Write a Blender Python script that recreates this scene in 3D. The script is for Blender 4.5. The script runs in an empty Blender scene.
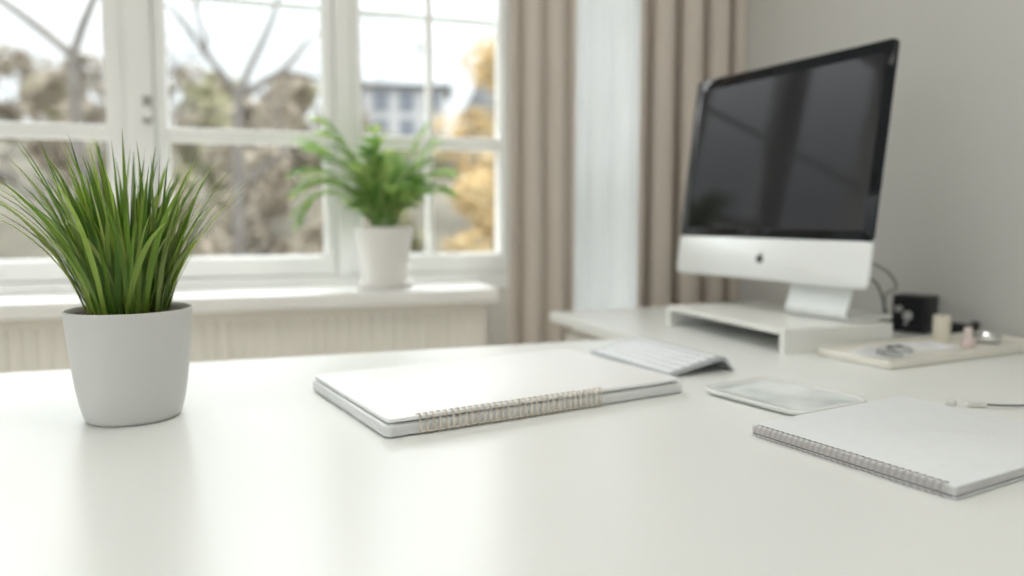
import bpy, bmesh, math, random
from mathutils import Vector, Matrix, noise
PI = math.pi
sc = bpy.context.scene
COL = sc.collection
R = random.Random(7)

# ------------------------------------------------------------------ materials
def mat(name, col, rough=0.5, metal=0.0, spec=0.5, col2=None, scale=20.0, bump=0.0, bscale=200.0, coat=0.0,
        stretch=(1, 1, 1), trans=0.0):
    m = bpy.data.materials.new(name); m.use_nodes = True
    nt = m.node_tree; b = nt.nodes['Principled BSDF']
    b.inputs['Base Color'].default_value = (*col, 1)
    b.inputs['Roughness'].default_value = rough
    b.inputs['Metallic'].default_value = metal
    b.inputs['Specular IOR Level'].default_value = spec
    b.inputs['Coat Weight'].default_value = coat
    b.inputs['Coat Roughness'].default_value = 0.08
    tc = nt.nodes.new('ShaderNodeTexCoord'); mp = nt.nodes.new('ShaderNodeMapping')
    mp.inputs['Scale'].default_value = stretch
    nt.links.new(tc.outputs['Object'], mp.inputs['Vector'])
    if col2:
        n = nt.nodes.new('ShaderNodeTexNoise'); n.inputs['Scale'].default_value = scale; n.inputs['Detail'].default_value = 5
        nt.links.new(mp.outputs['Vector'], n.inputs['Vector'])
        r = nt.nodes.new('ShaderNodeValToRGB')
        r.color_ramp.elements[0].position = 0.36; r.color_ramp.elements[0].color = (*col, 1)
        r.color_ramp.elements[1].position = 0.64; r.color_ramp.elements[1].color = (*col2, 1)
        nt.links.new(n.outputs['Fac'], r.inputs['Fac']); nt.links.new(r.outputs['Color'], b.inputs['Base Color'])
    if bump:
        n = nt.nodes.new('ShaderNodeTexNoise'); n.inputs['Scale'].default_value = bscale; n.inputs['Detail'].default_value = 3
        nt.links.new(mp.outputs['Vector'], n.inputs['Vector'])
        bp = nt.nodes.new('ShaderNodeBump'); bp.inputs['Strength'].default_value = bump; bp.inputs['Distance'].default_value = 0.002
        nt.links.new(n.outputs['Fac'], bp.inputs['Height']); nt.links.new(bp.outputs['Normal'], b.inputs['Normal'])
    if trans:   # thin leaf / cloth: part of the light passes through
        t = nt.nodes.new('ShaderNodeBsdfTranslucent'); mx = nt.nodes.new('ShaderNodeMixShader')
        mx.inputs['Fac'].default_value = trans
        if col2: nt.links.new(r.outputs['Color'], t.inputs['Color'])
        else: t.inputs['Color'].default_value = (*col, 1)
        out = nt.nodes['Material Output']
        nt.links.new(b.outputs[0], mx.inputs[1]); nt.links.new(t.outputs[0], mx.inputs[2]); nt.links.new(mx.outputs[0], out.inputs['Surface'])
    return m

def glass_mat():
    m = bpy.data.materials.new('window_glass'); m.use_nodes = True; nt = m.node_tree
    nt.nodes.remove(nt.nodes['Principled BSDF'])
    t = nt.nodes.new('ShaderNodeBsdfTransparent'); t.inputs['Color'].default_value = (.97, .985, .98, 1)
    g = nt.nodes.new('ShaderNodeBsdfGlossy'); g.inputs['Roughness'].default_value = 0.02
    f = nt.nodes.new('ShaderNodeFresnel'); f.inputs['IOR'].default_value = 1.25
    ge = nt.nodes.new('ShaderNodeNewGeometry'); io = nt.nodes.new('ShaderNodeMapRange'); io.name = 'ior'   # same reflectance on both faces of the pane
    io.inputs['To Min'].default_value = 1.25; io.inputs['To Max'].default_value = .8
    nt.links.new(ge.outputs['Backfacing'], io.inputs['Value']); nt.links.new(io.outputs['Result'], f.inputs['IOR'])
    mx = nt.nodes.new('ShaderNodeMixShader')
    nt.links.new(f.outputs[0], mx.inputs[0]); nt.links.new(t.outputs[0], mx.inputs[1]); nt.links.new(g.outputs[0], mx.inputs[2])
    nt.links.new(mx.outputs[0], nt.nodes['Material Output'].inputs['Surface'])
    return m

def sheer_mat():
    m = bpy.data.materials.new('sheer_voile'); m.use_nodes = True; nt = m.node_tree
    nt.nodes.remove(nt.nodes['Principled BSDF'])
    d = nt.nodes.new('ShaderNodeBsdfDiffuse'); d.inputs['Color'].default_value = (.84, .85, .86, 1)
    tl = nt.nodes.new('ShaderNodeBsdfTranslucent'); tl.inputs['Color'].default_value = (.84, .86, .87, 1)
    tr = nt.nodes.new('ShaderNodeBsdfTransparent')
    a = nt.nodes.new('ShaderNodeMixShader'); a.inputs[0].default_value = 0.62
    b = nt.nodes.new('ShaderNodeMixShader')
    tc = nt.nodes.new('ShaderNodeTexCoord')
    w = nt.nodes.new('ShaderNodeTexNoise'); w.inputs['Scale'].default_value = 900
    mr = nt.nodes.new('ShaderNodeMapRange'); mr.inputs['To Min'].default_value = .12; mr.inputs['To Max'].default_value = .3
    nt.links.new(tc.outputs['Object'], w.inputs['Vector']); nt.links.new(w.outputs['Fac'], mr.inputs['Value'])
    nt.links.new(mr.outputs['Result'], b.inputs[0])
    nt.links.new(d.outputs[0], a.inputs[1]); nt.links.new(tl.outputs[0], a.inputs[2])
    nt.links.new(a.outputs[0], b.inputs[1]); nt.links.new(tr.outputs[0], b.inputs[2])
    nt.links.new(b.outputs[0], nt.nodes['Material Output'].inputs['Surface'])
    return m

M = dict(
    desk=mat('desk_lacquer', (.785, .795, .775), rough=.28, spec=.5, bump=.02, bscale=60),
    cabinet=mat('cabinet_lacquer', (.80, .785, .73), rough=.4),
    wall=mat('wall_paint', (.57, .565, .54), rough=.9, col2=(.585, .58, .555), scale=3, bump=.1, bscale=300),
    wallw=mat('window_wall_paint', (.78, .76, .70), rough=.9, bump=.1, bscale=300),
    ceil=mat('ceiling_paint', (.85, .85, .83), rough=.95),
    floor=mat('oak_floor', (.58, .52, .44), rough=.5, col2=(.66, .60, .52), scale=6, stretch=(1, 14, 1)),
    frame=mat('window_frame_paint', (.90, .90, .89), rough=.35),
    sill=mat('sill_paint', (.90, .895, .88), rough=.3),
    rad=mat('radiator_enamel', (.86, .835, .77), rough=.45),
    curtain=mat('taupe_curtain_cloth', (.62, .555, .49), rough=.95, col2=(.68, .615, .55), scale=300, bump=.25, bscale=900, trans=.12),
    sheer=sheer_mat(), glass=glass_mat(),
    pot=mat('matte_white_ceramic', (.61, .61, .595), rough=.36, bump=.03, bscale=40),
    pot2=mat('white_plant_pot', (.80, .78, .76), rough=.4),
    soil=mat('potting_soil', (.035, .022, .015), rough=1, col2=(.11, .07, .045), scale=160, bump=1, bscale=250),
    grass=mat('grass_blade', (.06, .16, .018), rough=.42, col2=(.17, .33, .045), scale=16, trans=.33),
    palm=mat('palm_leaflet', (.09, .22, .04), rough=.5, col2=(.30, .46, .12), scale=14, trans=.45),
    palmstem=mat('palm_stem', (.16, .30, .07), rough=.5),
    alu=mat('brushed_aluminium', (.80, .81, .82), rough=.32, metal=.75, spec=.5),
    chin=mat('white_aluminium', (.84, .86, .86), rough=.35, metal=.15),
    bezel=mat('black_bezel_glass', (.004, .005, .008), rough=.06, spec=.3),
    screen=mat('dark_screen_glass', (.015, .014, .017), rough=.05, spec=.3),
    black=mat('black_plastic', (.008, .009, .012), rough=.35),
    logo=mat('black_logo', (.01, .012, .014), rough=.3),
    riser=mat('white_lacquer_stand', (.80, .80, .77), rough=.3),
    key=mat('white_key', (.86, .88, .90), rough=.45),
    kbody=mat('keyboard_aluminium', (.44, .46, .48), rough=.4, metal=.3),
    cover=mat('white_cover', (.86, .865, .865), rough=.42, bump=.03, bscale=120),
    cover2=mat('pale_grey_cover', (.75, .77, .785), rough=.5, col2=(.77, .79, .805), scale=60, bump=.08, bscale=500),
    body=mat('silver_grey_block', (.70, .71, .71), rough=.4, metal=.1),
    pages=mat('page_edges', (.70, .69, .69), rough=.8, col2=(.55, .54, .54), scale=30, stretch=(1, 1, 60)),
    darkpage=mat('dark_divider', (.10, .11, .125), rough=.6),  # dark tone for painted gap shade, and the speaker's rubber foot
    hole=mat('punched_hole', (.06, .05, .045), rough=.8),
    wire=mat('champagne_wire', (.84, .77, .68), rough=.25, metal=.9),
    wire2=mat('dark_nickel_wire', (.50, .44, .41), rough=.28, metal=.85),
    dish=mat('glazed_ceramic', (.78, .79, .77), rough=.12, spec=.6, coat=.3),
    glaze=mat('grey_marbled_glaze', (.50, .54, .54), rough=.12, col2=(.74, .77, .76), scale=11, spec=.6, coat=.3),  # mottled grey paints in the reflections seen in the dish
    tray=mat('cream_tray', (.74, .72, .65), rough=.35),
    paper=mat('loose_paper', (.84, .84, .86), rough=.8, bump=.1, bscale=60),
    print_=mat('printed_grey', (.28, .27, .28), rough=.8),
    mug=mat('cream_candle_wax', (.72, .68, .57), rough=.5),
    pink=mat('pale_pink_cap', (.74, .65, .62), rough=.45),
    pinkd=mat('pink_glass', (.70, .57, .55), rough=.3),
    chrome=mat('polished_chrome', (.75, .76, .77), rough=.12, metal=1),
    cable=mat('grey_cable', (.17, .17, .165), rough=.5),
    cablew=mat('white_cable', (.72, .71, .68), rough=.5),
    bark=mat('grey_bark', (.085, .075, .066), rough=1, col2=(.13, .118, .105), scale=8, bump=.5, bscale=30),
    ground=mat('leaf_litter_ground', (.045, .04, .027), rough=1, col2=(.085, .075, .055), scale=.35),
    twig=mat('brown_twig_leaves', (.17, .14, .105), rough=1, col2=(.27, .235, .185), scale=.8, trans=.2),
    olive=mat('olive_leaves', (.18, .175, .10), rough=1, col2=(.27, .25, .16), scale=.8, trans=.25),
    orange=mat('orange_autumn_leaves', (.42, .24, .06), rough=.9, col2=(.52, .36, .15), scale=1.2, trans=.4),
    house=mat('pale_render_wall', (.30, .30, .30), rough=.9),
    roof=mat('slate_roof', (.16, .165, .175), rough=.8, col2=(.20, .205, .21), scale=2),
    hwin=mat('house_window_glass', (.12, .13, .15), rough=.1),
    brass=mat('aged_nickel', (.35, .33, .30), rough=.3, metal=.8),
)

lg = bpy.data.materials.new('lamp_diffuser'); lg.use_nodes = True  # glowing surface of the added fill panel over the desk
lb = lg.node_tree.nodes['Principled BSDF']; lb.inputs['Base Color'].default_value = (.9, .9, .88, 1)
lb.inputs['Emission Color'].default_value = (1, .975, .94, 1); lb.inputs['Emission Strength'].default_value = 5.0
M['lampglow'] = lg
ln = glass_mat(); ln.name = 'spectacle_lens'; ln.node_tree.nodes['ior'].inputs['To Min'].default_value = 1.1; ln.node_tree.nodes['ior'].inputs['To Max'].default_value = 1 / 1.1; M['lens'] = ln
# every blade / leaflet gets its own green
def islands(m, cols):
    nt = m.node_tree; g = nt.nodes.new('ShaderNodeNewGeometry'); r = nt.nodes.new('ShaderNodeValToRGB'); e = r.color_ramp.elements
    e[0].position = 0; e[0].color = (*cols[0], 1); e[1].position = 1; e[1].color = (*cols[-1], 1)
    for i, c in enumerate(cols[1:-1]): q = e.new((i + 1) / (len(cols) - 1)); q.color = (*c, 1)
    nt.links.new(g.outputs['Random Per Island'], r.inputs['Fac'])
    nt.links.new(r.outputs['Color'], nt.nodes['Principled BSDF'].inputs['Base Color'])
    for n in nt.nodes:
        if n.type == 'BSDF_TRANSLUCENT': nt.links.new(r.outputs['Color'], n.inputs['Color'])
islands(M['grass'], [(.04, .10, .010), (.17, .30, .025), (.07, .16, .016), (.33, .46, .07), (.11, .23, .02), (.06, .14, .015), (.42, .49, .13), (.20, .33, .04)])
islands(M['palm'], [(.10, .22, .05), (.25, .42, .11), (.16, .32, .07), (.48, .60, .20), (.33, .50, .14)])
islands(M['orange'], [(.38, .25, .10), (.46, .33, .17), (.33, .28, .18), (.48, .38, .20)])

# ------------------------------------------------------------------ object helpers
def link(name, bm, m, parent=None, loc=None, smooth=False, rotz=0, angle=35):
    bmesh.ops.recalc_face_normals(bm, faces=bm.faces[:])
    me = bpy.data.meshes.new(name); bm.to_mesh(me); bm.free()
    ms = m if isinstance(m, (list, tuple)) else [m]
    for q in ms: me.materials.append(M[q])
    if smooth:
        for p in me.polygons: p.use_smooth = True
        try: me.set_sharp_from_angle(angle=math.radians(angle))
        except Exception: pass
    o = bpy.data.objects.new(name, me); COL.objects.link(o)
    if parent: o.parent = parent
    if loc is not None: o.location = loc
    if rotz: o.rotation_euler = (0, 0, rotz)
    return o
def tag(o, label=None, cat=None, group=None, kind=None):
    if label: o['label'] = label
    if cat: o['category'] = cat
    if group: o['group'] = group
    if kind: o['kind'] = kind
    return o
def thing(name, label, cat, loc=(0, 0, 0), rotz=0, group=None):
    o = bpy.data.objects.new(name, None); COL.objects.link(o)
    o.empty_display_size = .02
    o.location = loc; o.rotation_euler = (0, 0, rotz)
    return tag(o, label, cat, group)
def box(bm, x0, x1, y0, y1, z0, z1, bev=0.0, mi=0):
    t = bmesh.new()
    vs = [t.verts.new((x, y, z)) for z in (z0, z1) for x, y in ((x0, y0), (x1, y0), (x1, y1), (x0, y1))]
    for f in ((0, 1, 2, 3), (4, 5, 6, 7), (0, 1, 5, 4), (1, 2, 6, 5), (2, 3, 7, 6), (3, 0, 4, 7)):
        t.faces.new([vs[i] for i in f])
    bmesh.ops.recalc_face_normals(t, faces=t.faces[:])
    if bev: bmesh.ops.bevel(t, geom=t.edges[:], offset=bev, segments=2, affect='EDGES', profile=.5)
    merge(bm, t, mi)
def merge(bm, t, mi=None, mtx=None):
    mp = {}
    for v in t.verts: mp[v] = bm.verts.new(mtx @ v.co if mtx else v.co)
    for f in t.faces:
        try:
            g = bm.faces.new([mp[v] for v in f.verts]); g.material_index = f.material_index if mi is None else mi
        except ValueError: pass
    t.free()
def loft(bm, loops, caps=(True, True), closed=True, mi=0):
    rows = [[bm.verts.new(p) for p in l] for l in loops]
    n = len(rows[0])
    for a, b in zip(rows, rows[1:]):
        for i in range(n if closed else n - 1):
            j = (i + 1) % n
            f = bm.faces.new((a[i], a[j], b[j], b[i])); f.material_index = mi
    if caps[0]: bm.faces.new(rows[0][::-1]).material_index = mi
    if caps[1]: bm.faces.new(rows[-1]).material_index = mi
    return rows
def circ(r, z, n=48, cx=0, cy=0, sy=1.0):
    return [(cx + r * math.cos(2 * PI * i / n), cy + r * sy * math.sin(2 * PI * i / n), z) for i in range(n)]
def lathe(bm, prof, n=48, cx=0, cy=0, caps=(True, True), mi=0):
    return loft(bm, [circ(r, z, n, cx, cy) for r, z in prof], caps, True, mi)
def rr(x0, x1, y0, y1, rc, z, inset=0, n=6):
    """rounded rectangle loop in XY at height z"""
    x0 += inset; x1 -= inset; y0 += inset; y1 -= inset; rc = max(rc - inset, .0003)
    out = []
    for cx, cy, a0 in ((x1 - rc, y1 - rc, 0), (x0 + rc, y1 - rc, 90), (x0 + rc, y0 + rc, 180), (x1 - rc, y0 + rc, 270)):
        for k in range(n + 1):
            a = math.radians(a0 + 90 * k / n)
            out.append((cx + rc * math.cos(a), cy + rc * math.sin(a), z))
    return out
def slab(bm, x0, x1, y0, y1, z0, z1, rc=.003, bev=.001, mi=0, n=6):
    q = bev * .3
    loft(bm, [rr(x0, x1, y0, y1, rc, z0, bev, n), rr(x0, x1, y0, y1, rc, z0 + q, q, n), rr(x0, x1, y0, y1, rc, z0 + bev, 0, n),
              rr(x0, x1, y0, y1, rc, z1 - bev, 0, n), rr(x0, x1, y0, y1, rc, z1 - q, q, n), rr(x0, x1, y0, y1, rc, z1, bev, n)], mi=mi)
def tube(bm, pts, r, seg=6, closed=False, mi=0):
    pts = [Vector(p) for p in pts]; n = len(pts)
    rad = r if isinstance(r, (list, tuple)) else [r] * n
    T = []
    for i in range(n):
        a = pts[(i - 1) % n] if (closed or i > 0) else pts[i]
        b = pts[(i + 1) % n] if (closed or i < n - 1) else pts[i]
        T.append((b - a).normalized() if (b - a).length > 1e-9 else Vector((0, 0, 1)))
    up = Vector((0, 0, 1)) if abs(T[0].z) < .9 else Vector((1, 0, 0))
    N = (up - T[0] * up.dot(T[0])).normalized()
    rows = []
    for i in range(n):
        N = (N - T[i] * N.dot(T[i]))
        N = N.normalized() if N.length > 1e-6 else Vector((1, 0, 0))
        B = T[i].cross(N)
        rows.append([bm.verts.new(pts[i] + (N * math.cos(2 * PI * k / seg) + B * math.sin(2 * PI * k / seg)) * rad[i]) for k in range(seg)])
    for i in range(n if closed else n - 1):
        a, b = rows[i], rows[(i + 1) % n]
        for k in range(seg):
            j = (k + 1) % seg
            bm.faces.new((a[k], a[j], b[j], b[k])).material_index = mi
    if not closed:
        bm.faces.new(rows[0][::-1]).material_index = mi; bm.faces.new(rows[-1]).material_index = mi
def spline(pts, n=8):
    P = [Vector(p) for p in pts]; P = [P[0] * 2 - P[1]] + P + [P[-1] * 2 - P[-2]]
    out = []
    for i in range(1, len(P) - 2):
        for k in range(n):
            t = k / n; a, b, c, d = P[i - 1:i + 3]
            out.append(.5 * ((2 * b) + (c - a) * t + (2 * a - 5 * b + 4 * c - d) * t * t + (3 * b - a - 3 * c + d) * t ** 3))
    out.append(P[-2]); return out
def struct(name, bm, m, parent=None, **k):
    o = link(name, bm, m, parent, **k)
    if not parent: o['kind'] = 'structure'
    return o

FL, CE = -.74, 2.00        # floor and ceiling heights (desk top is z = 0)
XL, XR, YB, YW = -2.3, 1.520, -2.6, 2.40   # room faces; YW = inner face of the window wall

# ------------------------------------------------------------------ room shell
b = bmesh.new(); box(b, XL - .2, XR + .2, YB - .2, YW + .3, FL - .1, FL); struct('floor', b, 'floor')
b = bmesh.new(); box(b, XL - .2, XR + .2, YB - .2, YW + .3, CE, CE + .1); struct('ceiling', b, 'ceil')
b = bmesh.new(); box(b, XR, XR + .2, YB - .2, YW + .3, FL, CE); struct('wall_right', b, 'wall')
W1 = (-1.22, .91, .02, 1.62)    # x0,x1,z0,z1 main window
W2 = (.985, 1.40, FL + .08, 1.62)
b = bmesh.new()
box(b, XL, W1[0], YW, YW + .3, FL, CE)
box(b, W1[0], W1[1], YW, YW + .3, FL, W1[2]); box(b, W1[0], W1[1], YW, YW + .3, W1[3], CE)
box(b, W1[1], W2[0], YW, YW + .3, FL, CE)
box(b, W2[0], W2[1], YW, YW + .3, FL, W2[2]); box(b, W2[0], W2[1], YW, YW + .3, W2[3], CE)
box(b, W2[1], XR, YW, YW + .3, FL, CE)
struct('wall_window', b, 'wallw')
# unseen left and back walls; their glazed openings are added to let in fill light
LW = (-1.9, .9, .05, 1.6)
b = bmesh.new()
box(b, XL - .2, XL, YB, LW[0], FL, CE); box(b, XL - .2, XL, LW[1], YW + .3, FL, CE)
box(b, XL - .2, XL, LW[0], LW[1], FL, LW[2]); box(b, XL - .2, XL, LW[0], LW[1], LW[3], CE)
struct('wall_left', b, 'wallw')
BW = (-1.3, .3, FL + .05, 1.7)
b = bmesh.new()
box(b, XL, BW[0], YB - .2, YB, FL, CE); box(b, BW[1], XR, YB - .2, YB, FL, CE)
box(b, BW[0], BW[1], YB - .2, YB, FL, BW[2]); box(b, BW[0], BW[1], YB - .2, YB, BW[3], CE)
struct('wall_back', b, 'wallw')
def simple_window(name, ax, a0, a1, z0, z1, c, nm):
    """frame with nm mullions, in plane x=c (ax='y') or y=c (ax='x')"""
    b = bmesh.new(); g = bmesh.new()
    def bb(t, p0, p1, q0, q1, d):
        if ax == 'x': box(t, p0, p1, c - d, c + d, q0, q1)
        else: box(t, c - d, c + d, p0, p1, q0, q1)
    w = .06
    bb(b, a0, a0 + w, z0, z1, .035); bb(b, a1 - w, a1, z0, z1, .035)
    bb(b, a0 + w, a1 - w, z0, z0 + w, .035); bb(b, a0 + w, a1 - w, z1 - w, z1, .035)
    for k in range(nm):
        p = a0 + (a1 - a0) * (k + 1) / (nm + 1); bb(b, p - w / 2, p + w / 2, z0 + w, z1 - w, .034)
    bb(g, a0 + w, a1 - w, z0 + w, z1 - w, .003)
    o = struct(name, b, 'frame'); link('glass_pane', g, 'glass', o)
    return o
simple_window('window_3', 'y', LW[0], LW[1], LW[2], LW[3], XL - .1, 2)  # unseen, added for fill light from the left
simple_window('window_4', 'x', BW[0], BW[1], BW[2], BW[3], YB - .1, 2)  # unseen, added for fill light from behind the camera
b = bmesh.new()
box(b, XR - .014, XR, YB, YW, FL, FL + .09, .003); struct('baseboard_right', b, 'frame')

# main window: outer frame, then sashes
YF = 2.445  # front face of the sash frames (room side)
b = bmesh.new()
def fr(t, x0, x1, z0, z1, y0=YF, y1=YF + .06, bev=.004): box(t, x0, x1, y0, y1, z0, z1, bev)
fr(b, W1[0], W1[1], W1[2], .078, YF - .012, YF + .1)             # bottom rail of the fixed frame
fr(b, W1[0], W1[1], 1.56, W1[3], YF - .012, YF + .1)
fr(b, W1[0], -1.16, .078, 1.56, YF - .012, YF + .1)
fr(b, .857, W1[1], .078, 1.56, YF - .012, YF + .1)
fr(b, -.298, -.222, .078, 1.56, YF - .020, YF + .1)             # left post
fr(b, -.285, -.235, .078, 1.56, YF - .028, YF - .0199, .002)     # moulding on the post
fr(b, .285, .335, .078, 1.56, YF - .016, YF + .1)               # slim post
win1 = struct('window_1', b, 'frame')
def sash(x0, x1, z0, z1, st=.045, rail=.057, vert=(), horiz=(.499,), thin=()):
    b = bmesh.new()
    fr(b, x0, x0 + st, z0, z1); fr(b, x1 - st, x1, z0, z1)
    fr(b, x0 + st, x1 - st, z0, z0 + rail); fr(b, x0 + st, x1 - st, z1 - rail, z1)
    # inner glazing bead, set back
    gx0, gx1, gz0, gz1 = x0 + st, x1 - st, z0 + rail, z1 - rail
    e = .004
    for q in ((gx0, gx0 + e, gz0, gz1), (gx1 - e, gx1, gz0, gz1), (gx0, gx1, gz0, gz0 + e), (gx0, gx1, gz1 - e, gz1)):
        box(b, q[0], q[1], YF + .018, YF + .045, q[2], q[3])
    o = struct('sash', b, 'frame', win1)
    m = bmesh.new()
    for z in horiz: box(m, gx0, gx1, YF + .008, YF + .048, z - .021, z + .021, .004)
    for x in vert: box(m, x - .010, x + .010, YF + .010, YF + .046, gz0, gz1, .004)
    for z in thin: box(m, gx0, gx1, YF + .040, YF + .052, z - .007, z + .007)
    struct('glazing_bar', m, 'frame', o)
    g = bmesh.new(); box(g, gx0 + .001, gx1 - .001, YF + .030, YF + .034, gz0 + .001, gz1 - .001)
    struct('glass_pane', g, 'glass', o)
    return o
sash(-1.158, -.30, .080, 1.558, vert=(), thin=(.90,))
sash(-.220, .283, .080, 1.558, st=.030, thin=(.90,))
sash(.337, .855, .080, 1.558, st=.030, vert=(.589,), thin=(.90,))
# espagnolette on the left post: back plate, spindle and small knob
b = bmesh.new(); box(b, -.249, -.225, YF - .033, YF - .0195, .525, .60, .002)
lk = struct('latch_plate', b, 'brass', win1)
b = bmesh.new(); tube(b, [(-.237, YF - .033, .575), (-.237, YF - .052, .575)], .006, 10); struct('latch_spindle', b, 'brass', lk)
b = bmesh.new()
t = bmesh.new(); bmesh.ops.create_uvsphere(t, u_segments=14, v_segments=10, radius=.013); merge(b, t, 0, Matrix.Translation((-.236, YF - .055, .552)) @ Matrix.Diagonal((1, .7, 1.35, 1)))
struct('latch_knob', b, 'frame', win1, smooth=True)
b = bmesh.new(); slab(b, -1.30, .735, 2.195, YF - .013, .002, .046, .006, .006)
struct('window_sill', b, 'sill', win1, smooth=True)
# tall balcony light behind the sheer curtain
b = bmesh.new()
def fr2(t, x0, x1, z0, z1, y0=YF, y1=YF + .07): box(t, x0, x1, y0, y1, z0, z1, .004)
fr2(b, W2[0], W2[0] + .05, W2[2], W2[3]); fr2(b, W2[1] - .05, W2[1], W2[2], W2[3])
fr2(b, W2[0] + .05, W2[1] - .05, W2[2], W2[2] + .12); fr2(b, W2[0] + .05, W2[1] - .05, W2[3] - .06, W2[3])
fr2(b, W2[0] + .05, W2[1] - .05, .47, .51)
win2 = struct('window_2', b, 'frame')
g = bmesh.new(); box(g, W2[0] + .051, W2[1] - .051, YF + .03, YF + .034, W2[2] + .121, W2[3] - .061); struct('glass_pane', g, 'glass', win2)

# unseen fill panel, added on the ceiling to brighten the desk
lamp = thing('ceiling_lamp', 'flat square warm white ceiling lamp above the desk', 'lamp', (.42, .80, CE))
b = bmesh.new()
for q in ((-.42, .42, -.42, -.40), (-.42, .42, .40, .42), (-.42, -.40, -.40, .40), (.40, .42, -.40, .40)): box(b, *q, -.06, 0)
link('lamp_frame', b, 'frame', lamp)
b = bmesh.new(); box(b, -.399, .399, -.399, .399, -.045, -.03); link('diffuser', b, 'lampglow', lamp)

# ------------------------------------------------------------------ radiator
rad = thing('radiator', 'cream ribbed panel radiator under the window sill', 'radiator', (-.26, 2.27, FL + .12))
b = bmesh.new()
x0, x1 = -.98, .965; zt, zb = .625, 0
pts = []
n = int((x1 - x0 - .06) / .0333)
# corrugated front sheet
prof = [(x0, -.022)]
xx = x0 + .03
prof.append((xx, -.022))
for k in range(n):
    prof += [(xx + .004, -.022), (xx + .009, -.0165), (xx + .0145, -.0165), (xx + .0195, -.022), (xx + .0333, -.022)]; xx += .0333
prof.append((x1, -.022))
loft(b, [[(x, y, zb + .03) for x, y in prof], [(x, y, zt - .03) for x, y in prof]], (False, False), False)
box(b, x0, x1, -.012, .012, zb + .0, zt - .01)
link('rib_panel', b, 'rad', rad)
b = bmesh.new(); box(b, x0, x1, -.024, .05, zt - .034, zt, .004); box(b, x0, x1, -.024, .05, zb, zb + .034, .004)
link('casing_rail', b, 'rad', rad)
for sx in (x0, x1):
    b = bmesh.new(); box(b, sx - .004, sx + .004, -.023, .05, zb + .01, zt - .005, .002); link('side_panel', b, 'rad', rad)
for sx in (-.7, .7):
    b = bmesh.new(); box(b, sx - .02, sx + .02, .045, .131, .1, .5); link('wall_bracket', b, 'rad', rad)
b = bmesh.new(); lathe(b, [(.016, 0), (.018, .01), (.018, .05), (.014, .06)], 16); tube(b, [(0, 0, .02), (0, 0, -.139)], .007, 8)
link('valve', b, 'frame', rad, loc=(x1 + .03, .0, .02), smooth=True)

# ------------------------------------------------------------------ curtains
def curtain(name, label, x0, x1, y, amp, pitch, m, seed, zt=1.86, zb=FL + .015, flare=0.0, off=.3):
    r = random.Random(seed); nx = int((x1 - x0) / .006); nz = 26
    ph = [r.uniform(-.5, .5) for _ in range(60)]
    fronts = []
    for j in range(nz + 1):
        t = j / nz; z = zt + (zb - zt) * t
        row = []
        for i in range(nx + 1):
            s = i / nx; u = s * (x1 - x0) / pitch
            k = int(u) % 50; w = ph[k] * (1 - (u % 1)) + ph[k + 1] * (u % 1)
            a = amp * (.72 + .5 * w) * (.75 + .35 * t)
            c = abs(math.cos(PI * (u + off + .10 * w + .03 * math.sin(3 * t + k))))
            cc = 1.9 * c ** 5 - .5 - .25 * (1 - c) ** 2
            yy = y + a * cc + .006 * math.sin(5 * s + 2 * t)
            xo = x0 + s * (x1 - x0) + .35 * a * math.sin(4 * PI * u + .4) + flare * (s - .5) * t * 2
            row.append((xo, yy, z))
        fronts.append(row)
    b = bmesh.new(); loft(b, fronts, (False, False), False)
    o = link(name, b, m, smooth=True, angle=180)
    md = o.modifiers.new('thick', 'SOLIDIFY'); md.thickness = .0025 if m == 'curtain' else .0006
    return tag(o, label, 'curtain')
rail = thing('curtain_rail', 'white ceiling rail that the curtains hang from', 'curtain rail', (1.1, 2.13, 1.9))
b = bmesh.new(); box(b, -1.9, .42, -.02, .02, -.012, .012, .003); link('track', b, 'frame', rail)
for x in (-1.6, -.3, .3):
    b = bmesh.new(); tube(b, [(x, 0, .01), (x, 0, .1)], .006, 8); link('bracket', b, 'frame', rail)
c1 = curtain('curtain', 'narrow taupe drape left of the sheer, at the right end of the window sill', 0.735, .942, 2.105, .036, .070, 'curtain', 3, flare=.004)
c2 = curtain('curtain', 'wide taupe drape in the corner behind the computer screen', 1.140, 1.518, 2.100, .050, .095, 'curtain', 11, off=.42)
sh = curtain('sheer_curtain', 'bluish white sheer curtain hanging between the two taupe drapes', .915, 1.27, 2.225, .010, .075, 'sheer', 5)

# ------------------------------------------------------------------ desk
desk = thing('desk', 'large L-shaped off-white desk with a glossy top filling the foreground', 'desk', (.4, 1.1, FL))
DT = -FL
b = bmesh.new()
out = [(-1.25, -.82), (1.113, -.82), (1.113, .84), (.395, .84), (.405, .355), (-1.25, .385)]
def poly_slab(bm, out, z0, z1, bev):
    cx = sum(p[0] for p in out) / len(out); cy = sum(p[1] for p in out) / len(out)
    t = bmesh.new(); vb = [t.verts.new((x, y, z0)) for x, y in out]; vt = [t.verts.new((x, y, z1)) for x, y in out]
    t.faces.new(vb[::-1]); t.faces.new(vt)
    for i in range(len(out)):
        j = (i + 1) % len(out); t.faces.new((vb[i], vb[j], vt[j], vt[i]))
    bmesh.ops.recalc_face_normals(t, faces=t.faces[:])
    bmesh.ops.bevel(t, geom=t.edges[:], offset=bev, segments=3, affect='EDGES')
    merge(bm, t)
poly_slab(b, out, DT - .026, DT, .003)
link('desktop', b, 'desk', desk, smooth=True)
for x, y in ((-1.18, -.75), (-1.18, .30), (1.07, -.75), (.2, .29)):
    b = bmesh.new(); box(b, x - .025, x + .025, y - .025, y + .025, 0, DT - .026, .003); link('leg', b, 'cabinet', desk)
cb = bmesh.new(); box(cb, .455, 1.105, .40, .825, .06, DT - .034, .002); box(cb, .49, 1.09, .42, .81, 0, .06)
box(cb, .46, 1.10, .405, .82, DT - .034, DT - .026)
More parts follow.
